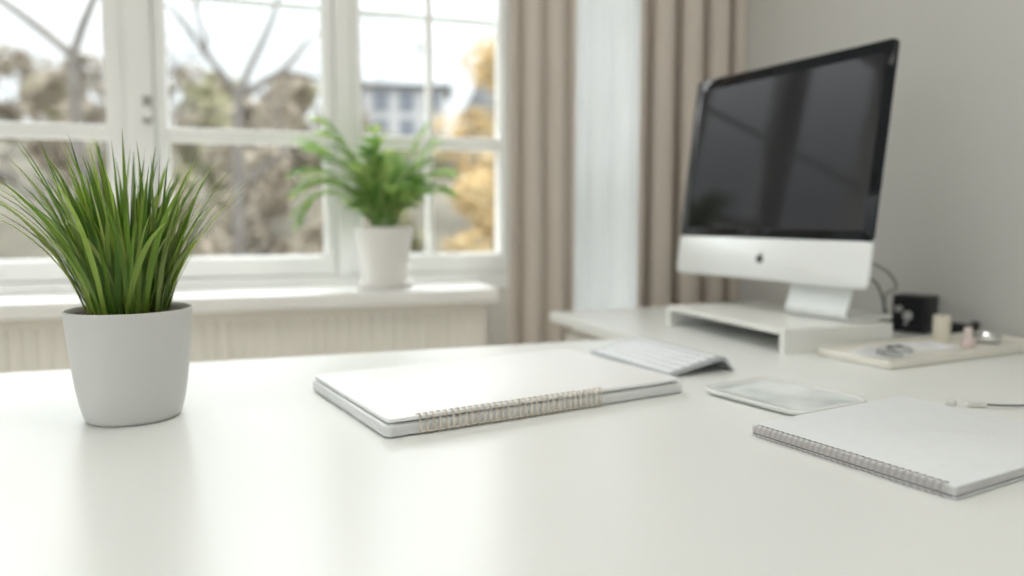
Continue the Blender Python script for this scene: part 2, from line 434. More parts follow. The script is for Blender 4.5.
cab = link('drawer_cabinet', cb, 'cabinet', desk)
for k in range(3):
    z0 = .075 + k * .205
    b = bmesh.new(); box(b, .437, .455, .405, .82, z0, z0 + .198, .003); dr = link('drawer', b, 'cabinet', cab)
    b = bmesh.new(); lathe(b, [(.006, 0), (.006, .012), (.013, .018), (.013, .024), (.008, .028)], 16)
    kn = link('knob', b, 'alu', dr, smooth=True); kn.location = (.437, .61, z0 + .1); kn.rotation_euler = (0, -PI / 2, 0)

# ------------------------------------------------------------------ potted grass
PX, PY = -.1385, 1.092
pg = thing('potted_grass', 'bushy bright green grass plant in a matte white pot on the left of the desk', 'plant', (PX, PY, 0))
b = bmesh.new()
prof = [(.050, 0), (.0555, .0012), (.0585, .006), (.0625, .022), (.0665, .045), (.0700, .075), (.0735, .108), (.0752, .138), (.0752, .1415), (.0742, .1430),
        (.0732, .1420), (.0722, .136), (.0685, .10), (.055, .095)]
lathe(b, prof, 72)
link('pot', b, 'pot', pg, smooth=True, angle=50)
b = bmesh.new()
rs = random.Random(4)
rows = []
for k, rad_ in enumerate((.0712, .06, .048, .035, .02, .008)):
    rows.append([(rad_ * math.cos(2 * PI * i / 40), rad_ * math.sin(2 * PI * i / 40), .1365 + (.002 + .002 * rs.random()) * (k > 0)) for i in range(40)])
loft(b, rows, (False, True))
link('soil', b, 'soil', pg)
for _ in range(1):
    b = bmesh.new(); rg = random.Random(12)
    def blade(bx, by, ang, lean, L, w, curl, tw):
        n = 9; p = Vector((bx, by, .131)); th = lean * .35
        d = Vector((math.cos(ang), math.sin(ang), 0)); side0 = Vector((-d.y, d.x, 0))
        L_, C_, R_ = [], [], []
        for i in range(n + 1):
            t = i / n
            dirv = d * math.sin(th) + Vector((0, 0, 1)) * math.cos(th)
            nrm = d * math.cos(th) - Vector((0, 0, 1)) * math.sin(th)
            a = tw * t
            side = side0 * math.cos(a) + nrm * math.sin(a)
            ww = w * (.62 + .75 * t if t < .4 else .92 * (1 - ((t - .4) / .6) ** 1.7)) + .00025
            L_.append(p - side * ww * .5); R_.append(p + side * ww * .5); C_.append(p - nrm * ww * .16)
            p = p + dirv * (L / n); th = lean * .35 + (lean * .65 + curl * t) * t ** 1.1
        loft(b, [L_, C_, R_], (False, False), False)
    for i in range(250):
        q = rg.random() ** .6; a0 = rg.uniform(0, 2 * PI); r0 = .047 * q
        ang = a0 + rg.gauss(0, .6)
        lean = (.04 + .95 * q * rg.uniform(.3, 1.1)); L = rg.uniform(.12, .245) * (1.0 - .06 * q)
        blade(r0 * math.cos(a0), r0 * math.sin(a0), ang, lean, L, rg.uniform(.0046, .0092), rg.uniform(-.1, .7) * q, rg.uniform(-1.2, 1.2))
    # the long arching outer blades seen at the left and the right
    for ang, lean, L, w, curl in ((3.1, 1.05, .235, .0075, .75), (3.25, 1.15, .21, .007, .5), (2.95, .98, .24, .0065, .45), (3.4, .85, .225, .006, .7), (.05, 1.0, .225, .0055, .1), (-.2, 1.08, .205, .005, -.1), (.15, 1.15, .20, .005, -.2), (3.2, 1.3, .22, .007, .35), (3.0, 1.2, .225, .0065, .3), (.25, .85, .215, .006, .2), (-.5, .8, .2, .006, .5), (3.05, .95, .215, .0075, .55), (3.2, .80, .225, .007, .35), (2.9, .72, .235, .0072, .3), (3.35, .98, .195, .006, .45),
                                  (3.0, .60, .245, .008, .15), (3.3, .5, .24, .008, .2), (2.75, .9, .2, .006, .6),
                                  (.1, .68, .19, .0055, .25), (-.15, .62, .20, .006, .3), (.3, .5, .225, .006, .2), (-.35, .75, .17, .0055, .4), (-.2, .42, .235, .007, .1),
                                  (.05, .78, .155, .005, .3), (-1.2, .5, .2, .007, .5), (-1.8, .45, .21, .007, .4), (-2.3, .6, .2, .007, .5)):
        blade(.040 * math.cos(ang), .040 * math.sin(ang), ang, lean, L, w, curl, rg.uniform(-.6, .6))
    fo = link('grass_blades', b, 'grass', pg, smooth=True, angle=180)

# ------------------------------------------------------------------ plant on the sill
wp = thing('potted_palm', 'blurred leafy parlour palm in a pale pot standing on the window sill', 'plant', (.41, 2.318, .046))
b = bmesh.new()
lathe(b, [(.060, .008), (.066, .010), (.070, .05), (.078, .12), (.083, .155), (.086, .157), (.086, .182), (.083, .184), (.080, .180), (.078, .15), (.06, .148)], 56)
link('pot', b, 'pot2', wp, smooth=True, angle=40)
b = bmesh.new(); lathe(b, [(.070, 0), (.082, .004), (.088, .016), (.085, .017), (.076, .008), (.04, .0078)], 48); link('saucer', b, 'pot2', wp, smooth=True)
b = bmesh.new(); lathe(b, [(.079, .172), (.06, .176), (.03, .178)], 40, caps=(False, True)); link('soil', b, 'soil', wp)
bl = bmesh.new(); bs = bmesh.new(); rp = random.Random(21)
def frond(ang, lean, L, curl, nl, ll, droop=0.0):
    d = Vector((math.cos(ang), math.sin(ang), 0)); side = Vector((-d.y, d.x, 0)); p = Vector((.03 * d.x, .03 * d.y, .172)); th = lean * .3
    pts = [p.copy()]; n = 14; rads = [.0028]
    for i in range(n):
        t = (i + 1) / n; p = p + (d * math.sin(th) + Vector((0, 0, 1)) * math.cos(th)) * (L / n); th = lean * .3 + (lean * .7 + curl * t) * t
        pts.append(p.copy()); rads.append(.0028 * (1 - .75 * t))
    tube(bs, pts, rads, 5)
    for k in range(nl):
        t = .30 + .68 * k / (nl - 1); f = t * n; i = min(int(f), n - 1); q = pts[i].lerp(pts[i + 1], f - i)
        tg = (pts[i + 1] - pts[i]).normalized()
        for s in (-1, 1):
            dr = (tg * rp.uniform(1.0, 1.5) + side * s * rp.uniform(.35, .75) + Vector((0, 0, rp.uniform(-.45, .1) - droop))).normalized()
            l = ll * math.sin(PI * (.22 + .68 * (t - .3) / .7)) * rp.uniform(.8, 1.15) + .02
            up = dr.cross(tg).normalized() if dr.cross(tg).length > .1 else Vector((0, 0, 1)); wv = dr.cross(up).normalized()
            m_ = 6; A, C, B = [], [], []
            for u in range(m_ + 1):
                v = u / m_; c = q + dr * l * v + Vector((0, 0, -1)) * l * .35 * v * v; w = .0085 * math.sin(PI * (.12 + .86 * v)) + .0004
                A.append(c - wv * w); C.append(c + up * w * .2); B.append(c + wv * w)
            loft(bl, [A, C, B], (False, False), False)
for i in range(11):
    ang = rp.uniform(0, 2 * PI)
    frond(ang, rp.uniform(.10, .6), rp.uniform(.18, .30), rp.uniform(.1, .6), 6, .085)
for i in range(16):
    ang = rp.uniform(0, 2 * PI)
    frond(ang, rp.uniform(.2, .9), rp.uniform(.09, .17), rp.uniform(.1, .8), 6, .07)
for ang, lean, L, curl in ((3.1, .95, .30, .8), (3.4, 1.05, .31, 1.3), (2.9, .7, .35, .6), (3.2, 1.25, .28, 1.7), (.0, .75, .27, .8), (.3, .5, .32, .5), (-.3, .9, .22, .9), (3.3, .55, .36, .3), (-.1, .3, .33, .3), (3.0, .4, .35, .4)):
    frond(ang, lean, L, curl, 8, .10)
link('palm_fronds', bl, 'palm', wp, smooth=True, angle=180); link('stems', bs, 'palmstem', wp, smooth=True)

# ------------------------------------------------------------------ wirebound notebooks
def ring_pts(x, y_in, y_out, z0, z1, n=14):
    """one wire loop in the plane x = const around a book edge: from the hole on top, over the edge, to the bottom hole"""
    cy, cz = (y_in + y_out) / 2, (z0 + z1) / 2; ry, rz = (y_in - y_out) / 2, (z1 - z0) / 2
    return [(x, cy + ry * math.cos(a), cz + rz * math.sin(a)) for a in [2 * PI * k / n for k in range(n)]]
ang = math.radians(11.3)
nb = thing('wirebound_notebook', 'thick closed white notebook with champagne wire binding, in the middle of the desk', 'notebook', (.155, .874, 0), ang)
LW_, DW = .464, .301
b = bmesh.new(); slab(b, -.002, LW_ + .004, 0, DW + .002, .001, .0165, .009, .004, n=8); link('page_block', b, 'body', nb, smooth=True, angle=60)
b = bmesh.new(); slab(b, .006, LW_ - .008, .006, DW - .006, .0160, .0194, .010, .0003); link('divider', b, 'darkpage', nb)  # dark sheet painting the shade in the gap below the cover
b = bmesh.new(); slab(b, .001, LW_ - .004, .0008, DW - .001, 0.0188, .0236, .009, .0010, n=8); link('cover', b, 'cover', nb, smooth=True, angle=60)
b = bmesh.new()
xs0, xs1, pitch = .041, .318, .0087
k = 0; x = xs0
while x < xs1:
    for dx in (-.0009, .0009): tube(b, ring_pts(x + dx, .0085, -.0035, -.0002 + .0006, .0262), .00060, 6, True)
    x += pitch
tube(b, [(xs0 - .002, -.0030, .0045), (xs1, -.0030, .0045)], .0007, 6)
# the wire's closing bridges between loops on the near side
link('wire_binding', b, 'wire', nb, smooth=True)
b = bmesh.new(); x = xs0
while x < xs1:
    box(b, x - .0017, x + .0017, .0068, .0098, .02345, .02365); x += pitch
link('punched_holes', b, 'hole', nb)

a2 = math.radians(10.3)
n2 = thing('wirebound_notebook', 'pale grey notebook with dark nickel wire binding, at the front right of the desk', 'notebook', (.612, .507, 0), a2)
b = bmesh.new(); slab(b, 0, .296, 0, .247, .0006, .0024, .004, .0005); link('back_cover', b, 'cover2', n2, smooth=True)
b = bmesh.new(); slab(b, .001, .294, .002, .245, .0026, .0036, .003, .0003); link('divider', b, 'darkpage', n2)  # dark sheet put in as shade for the gap under the pages
b = bmesh.new(); slab(b, .001, .295, .001, .246, .0038, .0112, .003, .0004); link('page_block', b, 'pages', n2)
b = bmesh.new(); slab(b, 0, .296, 0, .247, .0114, .0132, .004, .0005); link('cover', b, 'cover2', n2, smooth=True)
b = bmesh.new(); y = .012
Zt = Matrix.Rotation(PI / 2, 4, 'Z')
while y < .241:
    for dy in (-.0009, .0009):
        tube(b, [(.0062 - .0058 - .0 + (.0062) * math.cos(t_) , y + dy, .0078 + .0072 * math.sin(t_)) for t_ in [2 * PI * k / 14 for k in range(14)]], .00038, 6, True)
    y += .0074
link('wire_binding', b, 'wire2', n2, smooth=True)
b = bmesh.new(); y = .012
while y < .241:
    box(b, .0045, .0075, y - .0017, y + .0017, .01315, .01335); y += .0074
link('punched_holes', b, 'hole', n2)

# ------------------------------------------------------------------ keyboard
kb = thing('computer_keyboard', 'white wireless keyboard with a raised rear edge in front of the monitor stand', 'keyboard', (.648, 1.066, 0), math.radians(96.2))
# local x along the long side (away from the camera), local -y towards the monitor
KL, KD = .245, .112
tl = math.atan2(.019, KD)
b = bmesh.new()
sec = [(0, .0012), (0, .0042), (-.004, .0056), (-KD + .006, .0252), (-KD, .0262), (-KD - .005, .0245), (-KD - .024, .0012), (-KD - .020, .0006), (-KD - .001, .0200), (-KD + .006, .0200), (-.004, .0010)]
loft(b, [[(x, y, z) for y, z in sec] for x in (0, KL)])
link('case', b, 'kbody', kb)
km = bmesh.new(); slab(km, -.0073, .0073, -.0070, .0070, 0, .0020, .0018, .0006, n=3)
key0 = link('key', km, 'key', kb, smooth=True)
def put_key(o, x, y, sx=1, sy=1):
    z = .0056 + (-y - .004) * (.0252 - .0056) / (KD - .010)
    o.location = (x, y, z); o.rotation_euler = (-math.atan2(.0252 - .0056, KD - .010), 0, 0); o.scale = (sx, sy, 1)
first = True
pit = .0168
for row in range(6):
    y = -.0125 - row * .0175
    if row == 0:
        lay = [(0, 1), (1, 1), (2, 1), (3, 1.25), (4.25, 5), (9.25, 1.25), (10.5, 1), (11.5, 1), (12.5, 1)]
    elif row == 5: lay = [(i * 13.5 / 13, .96) for i in range(13)]
    elif row == 1: lay = [(0, 2.2)] + [(2.2 + i, 1) for i in range(10)] + [(12.2, 1.3)]
    elif row == 2: lay = [(0, 1.7)] + [(1.7 + i, 1) for i in range(11)] + [(12.7, .8)]
    elif row == 3: lay = [(0, 1.4)] + [(1.4 + i, 1) for i in range(12)]
    else: lay = [(i, 1) for i in range(12)] + [(12, 1.5)]
    for k0, wd in lay:
        o = key0 if first else key0.copy()
        if not first: COL.objects.link(o)
        first = False
        # left end of the keyboard is the far end
        xc = KL - .009 - (k0 + wd / 2) * pit
        put_key(o, xc, y, (wd * pit - .0022) / .0146, .75 if row == 5 else 1)

# ------------------------------------------------------------------ small glazed dish
ds = thing('ceramic_dish', 'shallow glazed rectangular white dish with rounded corners beside the pale grey notebook', 'dish', (.727, .889, 0), math.radians(102))
b = bmesh.new(); A = (-.094, .094, -.077, .077)
L = [rr(*A, .028, .0006, .010, 8), rr(*A, .028, .0012, .006, 8), rr(*A, .028, .0045, .001, 8), rr(*A, .028, .0075, 0, 8), rr(*A, .028, .0090, .0006, 8), rr(*A, .028, .0092, .0022, 8),
     rr(*A, .028, .0082, .0045, 8), rr(*A, .028, .0066, .010, 8)]
loft(b, L, (True, False)); link('rim', b, 'dish', ds, smooth=True, angle=80)
b = bmesh.new(); loft(b, [rr(*A, .028, .0066, .010, 8), rr(*A, .028, .0056, .018, 8), rr(*A, .028, .0050, .030, 8)], (False, True)); link('well', b, 'glaze', ds, smooth=True, angle=80)

# ------------------------------------------------------------------ monitor riser
rs_ = thing('monitor_riser', 'low white open-fronted riser shelf under the computer', 'monitor stand', (.965, 1.18, 0))
b = bmesh.new(); box(b, 0, .265, 0, .425, .036, .048, .0015); link('shelf', b, 'riser', rs_)
for y in (0, .411):
    b = bmesh.new(); box(b, 0, .265, y, y + .014, 0, .036, .0012); link('side_panel', b, 'riser', rs_)
b = bmesh.new(); box(b, .251, .265, .0145, .4105, .0, .0355, .001); link('back_panel', b, 'riser', rs_)

# ------------------------------------------------------------------ all in one computer
MX, MY, MZ = 1.090, 1.426, .121
yw, ti, MW, MH, MC = -.139, .125, .560, .482, .093
th = -(PI / 2 + yw)
mo = thing('desktop_computer', 'all-in-one computer with a dark screen and silver white chin, tilted back on the riser', 'computer', (MX, MY, .048), th)
zc = MZ - .048
RT = Matrix.Translation((0, 0, zc)) @ Matrix.Rotation(-ti, 4, 'X')
def tl_(bm): bmesh.ops.transform(bm, matrix=RT, verts=bm.verts[:]); return bm
def rrz(x0, x1, z0, z1, rc, y, inset=0, n=6): return [(p[0], y, p[1]) for p in rr(x0, x1, z0, z1, rc, 0, inset, n)]
hw = MW / 2
# aluminium shell: thin edge, belly at the back
b = bmesh.new()
loft(b, [rrz(-hw, hw, 0, MH, .014, .0042, .0006), rrz(-hw, hw, 0, MH, .014, .0050, 0), rrz(-hw, hw, 0, MH, .014, .010, .006),
         rrz(-hw, hw, 0, MH, .02, .020, .05), rrz(-hw, hw, 0, MH, .02, .032, .11), rrz(-hw, hw, 0, MH, .02, .038, .16)])
link('housing', tl_(b), 'alu', mo, smooth=True, angle=50)
b = bmesh.new()
lp = rr(-hw, hw, 0, MC, .014, 0, 0, 6)
loft(b, [[(x, .0041, z) for x, z, _ in [(p[0], p[1], 0) for p in rr(-hw, hw, 0, MC, .012, 0, .0002)]], [(p[0], -.0022, p[1]) for p in rr(-hw, hw, 0, MC, .012, 0, .0002)],
         [(p[0], -.0028, p[1]) for p in rr(-hw, hw, 0, MC, .012, 0, .0010)]])
chin = link('chin', tl_(b), 'chin', mo, smooth=True, angle=50)
b = bmesh.new()
loft(b, [[(p[0], .0041, p[1]) for p in rr(-hw, hw, MC - .001, MH, .012, 0, .0002)], [(p[0], -.0030, p[1]) for p in rr(-hw, hw, MC - .001, MH, .012, 0, .0002)], [(p[0], -.0034, p[1]) for p in rr(-hw, hw, MC - .001, MH, .012, 0, .0006)]])
link('bezel', tl_(b), 'bezel', mo, smooth=True, angle=50)
b = bmesh.new(); box(b, -hw + .022, hw - .022, -.0038, -.0034, MC + .020, MH - .026); link('screen', tl_(b), 'screen', mo)
b = bmesh.new(); t = bmesh.new(); bmesh.ops.create_cone(t, cap_ends=True, segments=16, radius1=.0026, radius2=.0026, depth=.0006); merge(b, t, 0, Matrix.Translation((0, -.0037, MH - .012)) @ Matrix.Rotation(PI / 2, 4, 'X'))
link('camera_lens', tl_(b), 'screen', mo)
# bitten fruit mark on the chin
def mark(s):
    P = []
    body = []
    for k in range(48):
        a = 2 * PI * k / 48
        r = 1.0 + .06 * math.cos(2 * a)
        x = r * math.cos(a) * .92; z = r * math.sin(a) * .98
        if z > 0: z -= .22 * math.exp(-(x / .28) ** 2)
        else: z += .12 * math.exp(-(x / .22) ** 2)
        dx, dz = x - 1.12, z - .12; dd = math.hypot(dx, dz)
        if dd < .46: x, z = 1.12 + dx / dd * .46, .12 + dz / dd * .46
        body.append((x * s, z * s))
    leaf = [(.05, 1.0), (.10, 1.28), (.30, 1.50), (.46, 1.56), (.44, 1.32), (.26, 1.08)]
    return body, [(x * s, z * s) for x, z in leaf]
body_, leaf_ = mark(.0115)
b = bmesh.new()
for pl in (body_, leaf_): loft(b, [[(x, -.0027, z + MC * .50) for x, z in pl], [(x, -.0032, z + MC * .50) for x, z in pl]])
link('logo', tl_(b), 'logo', chin)
# foot and neck: one bent sheet
b = bmesh.new()
SX = .134; nw = .078
path = [(.170, .0035), (.11, .0035), (.052, .0035), (.036, .0055), (.029, .014), (.034, .030), (.043, .060), (.050, .10), (.052, .165)]
def band(path, hwid, thick, cx):
    loops = []
    P = [Vector((0, y, z)) for y, z in path]
    for i, p in enumerate(P):
        tdir = (P[min(i + 1, len(P) - 1)] - P[max(i - 1, 0)]).normalized(); nn = Vector((0, -tdir.z, tdir.y)) * thick / 2
        loops.append([(cx - hwid, *(p + nn).yz), (cx + hwid, *(p + nn).yz), (cx + hwid, *(p - nn).yz), (cx - hwid, *(p - nn).yz)])
    return loops
path = [tuple(v.yz) for v in spline([(0, y, z) for y, z in path], 4)]
loft(b, band(path, nw, .007, SX))
bmesh.ops.bevel(b, geom=[e for e in b.edges if len(e.link_faces) == 2 and e.calc_face_angle(0) > 1.2], offset=.002, segments=2, affect='EDGES')
link('foot', b, 'chin', mo, smooth=True, angle=40)

# ------------------------------------------------------------------ tray and what lies on it
tr = thing('desk_tray', 'flat cream tray against the right wall with small items on it', 'tray', (1.036, .996, 0), math.radians(6.5))
b = bmesh.new(); TA = (0, .470, 0, .158)
loft(b, [rr(*TA, .006, .0005, .002), rr(*TA, .006, .002, 0), rr(*TA, .006, .0135, 0), rr(*TA, .006, .0150, .0012), rr(*TA, .006, .0150, .006), rr(*TA, .006, .0110, .009)], (True, False))
link('rim', b, 'tray', tr, smooth=True, angle=40)
b = bmesh.new(); box(b, .0085, .4615, .0085, .1495, .0095, .0110); link('tray_base', b, 'tray', tr)
ct, st_ = math.cos(math.radians(6.5)), math.sin(math.radians(6.5))
def on_tray(u, v, z=.011): return (1.036 + u * ct - v * st_, .998 + u * st_ + v * ct, z)
# loose papers
def paper(u, v, w, d, rot, z, label, marks=0, seed=1):
    r = random.Random(seed); b = bmesh.new(); nx = 14; ny = 10
    def zz(x, y): return .004 * (math.sin(x * 38 + seed) * .5 + .5) * (abs(x / w) ** 1.5) * 2 + .003 * max(0, y / d) ** 2
    top = [[(x, y, .0006 + zz(x, y)) for x in [-w / 2 + w * i / nx for i in range(nx + 1)]] for y in [-d / 2 + d * j / ny for j in range(ny + 1)]]
    loft(b, top, (False, False), False)
    p = on_tray(u, v, z); o = link('paper_sheet', b, 'paper', loc=p, rotz=rot, smooth=True, angle=180)
    md = o.modifiers.new('thick', 'SOLIDIFY'); md.thickness = .0005
    tag(o, label, 'paper', None)
    if marks:
        m = bmesh.new()
        for k in range(marks):
            y = d * (.38 - .76 * k / marks); x0 = -w * .4; x1 = x0 + w * r.uniform(.4, .75)
            lo = [[(x, yy, .0011 + zz(x, yy)) for x in [x0 + (x1 - x0) * i / 6 for i in range(7)]] for yy in (y, y + d * .035)]
            loft(m, lo, (False, False), False)
        link('printed_lines', m, 'print_', o)
    return o
paper(.085, .078, .120, .085, .5, .0112, 'white paper sheet lying at the left end of the cream tray, under the eyeglasses', 6, 2)
paper(.205, .088, .105, .080, -.2, .0112, 'curled white paper sheet in the middle of the cream tray, right of the eyeglasses', 7, 5)
# folded eyeglasses
eg = thing('eyeglasses', 'folded grey metal eyeglasses lying at the left end of the tray', 'eyeglasses', on_tray(.060, .036, .0185), math.radians(28))
b = bmesh.new()
def lens_loop(cx, n=22): return [(cx + .024 * math.cos(2 * PI * k / n), 0 + .004 * math.sin(2 * PI * k / n) - .012 * 0, .019 + .018 * math.sin(2 * PI * k / n)) for k in range(n)]
def flat(pts): return [(x, y + (z - .019) * .92, .0015 + (z - 0) * .12) for x, y, z in pts]
for cx in (-.031, .031): tube(b, flat(lens_loop(cx)), .0012, 6, True)
tube(b, flat([(-.008, 0, .023), (0, 0, .027), (.008, 0, .023)]), .0011, 6)
link('frame', b, 'cable', eg, smooth=True)
for cx in (-.031, .031):
    b = bmesh.new(); t = flat(lens_loop(cx)); loft(b, [t, [(x, y, z + .0008) for x, y, z in t]]); link('lens', b, 'lens', eg)
for s in (-1, 1):
    b = bmesh.new(); tube(b, [(s * .056, .004, .005), (s * .02, .013 + .003 * s, .0085 + .001 * s), (-s * .03, .017 + .003 * s, .0085 + .001 * s), (-s * .055, .010 + .003 * s, .007)], .0012, 6); link('temple', b, 'cable', eg, smooth=True)
# cream candle
cd = thing('pillar_candle', 'small cream pillar candle standing in front of the black cube speaker', 'candle', on_tray(.318, .128))
b = bmesh.new(); lathe(b, [(.0155, 0), (.0165, .001), (.0165, .049), (.0155, .0505), (.013, .050), (.005, .048)], 32); link('wax', b, 'mug', cd, smooth=True)
b = bmesh.new(); tube(b, [(0, 0, .047), (.001, 0, .053), (.002, 0, .056)], .0008, 6); link('wick', b, 'hole', cd)
# pale pink bottle
pb = thing('nail_polish_bottle', 'small pale pink bottle on the tray between candle and chrome dome', 'bottle', on_tray(.284, .050))
b = bmesh.new(); lathe(b, [(.0105, 0), (.0125, .001), (.0128, .012), (.011, .017), (.0055, .019)], 24); link('bottle_body', b, 'pinkd', pb, smooth=True)
b = bmesh.new(); lathe(b, [(.0075, .0185), (.0078, .020), (.0070, .037), (.006, .038)], 20); link('cap', b, 'pink', pb, smooth=True)
# second bottle? a chrome domed paperweight
cm = thing('paperweight', 'polished chrome domed paperweight at the right end of the tray', 'paperweight', on_tray(.372, .068))
b = bmesh.new(); lathe(b, [(.0245, .003), (.0262, .008), (.0252, .014), (.022, .020), (.016, .0248), (.008, .0272), (.002, .0278)], 36); link('dome', b, 'chrome', cm, smooth=True)
b = bmesh.new(); lathe(b, [(.022, 0), (.0235, .001), (.0245, .003)], 36); link('base_ring', b, 'black', cm, smooth=True)
# black cube speaker behind the tray
sp = thing('cube_speaker', 'black cube speaker with small pale knobs, against the wall behind the tray', 'speaker', (1.440, 1.322, 0), math.radians(-72))
sp.scale = (.9, .9, .97)
b = bmesh.new()
loft(b, [rr(-.043, .043, -.036, .036, .008, .002, .002), rr(-.043, .043, -.036, .036, .008, .005, 0), rr(-.043, .043, -.036, .036, .008, .084, 0), rr(-.043, .043, -.036, .036, .008, .087, .003)])
link('case', b, 'black', sp, smooth=True, angle=40)
b = bmesh.new(); lathe(b, [(.03, 0), (.03, .0021)], 24); link('rubber_foot', b, 'darkpage', sp)
for x, z, r, nm in ((-.022, .055, .008, 'knob'), (.0, .040, .011, 'knob')):
    b = bmesh.new(); lathe(b, [(r, 0), (r, .006), (r * .85, .008), (r * .3, .008)], 20)
    o = link(nm, b, 'alu', sp, smooth=True); o.location = (x, -.0362, z); o.rotation_euler = (PI / 2, 0, 0)
b = bmesh.new(); lathe(b, [(.004, 0), (.004, .004), (.002, .005)], 12); o = link('light_button', b, 'alu', sp); o.location = (-.004, -.0362, .022); o.rotation_euler = (PI / 2, 0, 0)

# cables
def cable(name, label, pts, r, m):
    b = bmesh.new(); tube(b, spline(pts, 8), r, 8); return tag(link(name, b, m, smooth=True), label, 'cable')
cable('power_cable', 'grey cable looping from behind the computer to the wall by the black cube speaker', [(1.235, 1.26, .168), (1.29, 1.26, .145), (1.36, 1.30, .105), (1.40, 1.37, .08), (1.43, 1.39, .03), (1.49, 1.41, .005), (1.512, 1.50, .004)], .0026, 'cable')
cable('computer_cable', 'grey cable hanging from the computer down behind the riser to the desk', [(1.232, 1.28, .14), (1.262, 1.26, .12), (1.285, 1.26, .07), (1.295, 1.27, .02), (1.31, 1.29, .004), (1.35, 1.31, .0035), (1.39, 1.40, .0035)], .0026, 'cable')
lp = [(1.487 + .024 * math.cos(a), 1.235 + .03 * math.sin(a), .004 + .026 * k / 30) for k, a in enumerate([2 * PI * q / 10 for q in range(31)])]
b = bmesh.new(); tube(b, lp, .003, 8); tag(link('coiled_cable', b, 'black', smooth=True), 'coiled black cable lying beside the black cube speaker at the wall', 'cable')
ca = thing('charging_cable', 'thin white charging cable on the desk behind the pale grey notebook', 'cable', (.938, .762, 0))
b = bmesh.new(); tube(b, [Vector(p) - Vector((.938, .762, 0)) for p in spline([(.953, .755, .004), (.975, .742, .004), (1.01, .735, .003), (1.06, .742, .002), (1.12, .72, .002), (1.25, .66, .002), (1.40, .60, .002)], 8)], .0016, 8); link('cord', b, 'cable', ca, smooth=True)
b = bmesh.new(); slab(b, -.006, .020, -.005, .005, .0005, .0078, .003, .001); o = link('plug', b, 'cablew', ca, smooth=True, rotz=-.45)
b = bmesh.new(); slab(b, -.0048, .0048, -.007, .007, .0005, .0085, .0035, .0015); o = link('plug_cap', b, 'cablew', ca, smooth=True, loc=(-.018, .016, 0), rotz=.3)

# ------------------------------------------------------------------ outside
GZ = -4.3
def hill(x, y):
    d = max(0, y - 16)
    z = GZ + 13.2 * (1 - math.exp(-(d / 31) ** 1.4)) + .6 * noise.noise(Vector((x * .05, y * .05, 0))) * min(1, d / 10)
    return z
b = bmesh.new()
ys = [2.9, 6, 10, 14, 17, 20, 24, 28, 33, 38, 44, 50, 57, 65, 75, 90, 110]
rows = [[(x, y, hill(x, y)) for x in range(-70, 101, 5)] for y in ys]
loft(b, rows, (False, False), False)
g = link('hillside', b, 'ground', smooth=True, angle=180); g['kind'] = 'structure'
# bare trees
def branch_tree(bt, trunk, r0, seed, depth=4, tips=None, spread=.75):
    r = random.Random(seed)
    def grow(p, d, L, rad, lev):
        n = 4; pts = [p.copy()]; rads = [rad]
        for i in range(n):
            d = (d + Vector((r.gauss(0, .16), r.gauss(0, .16), r.gauss(.03, .10)))).normalized()
            p = p + d * L / n; pts.append(p.copy()); rads.append(rad * (1 - .42 * (i + 1) / n))
        tube(bt, pts, rads, 6 if lev > 2 else 4)
        if tips is not None and lev <= 1: tips.append(p.copy())
        if lev <= 0: return
        for k in range(2 if lev > 3 else 3):
            ax = Vector((r.gauss(0, 1), r.gauss(0, 1), r.gauss(0, .4))).normalized()
            nd = (d + ax * spread).normalized(); i = r.choice((2, 3, 4)) if k else 4
            grow(pts[i], nd, L * r.uniform(.62, .82), rads[i] * .86, lev - 1)
    pts = [Vector(p) for p in trunk]
    sp_ = spline(pts, 4); m = len(sp_)
    tube(bt, sp_, [r0 * (1 - .35 * i / m) for i in range(m)], 8)
    return grow
t1 = thing('bare_tree', 'bare forked grey tree seen through the left window pane', 'tree', (-1.85, 11, GZ))
b = bmesh.new(); o_ = Vector((-1.85, 11, GZ))
gr = branch_tree(b, [(.1, .2, 0), (.05, 0, 2), (-.03, 0, 5), (-.05, 0, 2.26 - GZ)], 0.10, 1)
f0 = Vector((-.05, 0, 2.26 - GZ))
gr(f0, Vector((-.85, .1, .55)), 1.7, .058, 5); gr(f0, Vector((.35, 0, .9)), 1.6, .052, 5); gr(Vector((-.03, 0, 5)), Vector((.7, .3, .6)), 1.2, .05, 3); gr(Vector((-.03, 0, 4.6)), Vector((-.8, -.2, .5)), 1.1, .05, 3)
link('trunk_and_branches', b, 'bark', t1, smooth=True)
t2 = thing('bare_tree', 'bare upright tree standing outside behind the middle window pane', 'tree', (0, 12, GZ))
b = bmesh.new(); gr = branch_tree(b, [(-.1, 0, 0), (-.04, 0, 2), (-.02, 0, 4.5), (.03, 0, 2.0 - GZ)], 0.095, 2)
f0 = Vector((.03, 0, 2.0 - GZ))
gr(f0, Vector((.05, .1, 1)), 1.7, .056, 5); gr(f0, Vector((.6, 0, .6)), 1.4, .06, 5); gr(f0, Vector((-.45, 0, .7)), 1.4, .055, 5); gr(Vector((-.02, 0, 5)), Vector((.8, .2, .5)), 1.1, .045, 3)
link('trunk_and_branches', b, 'bark', t2, smooth=True)
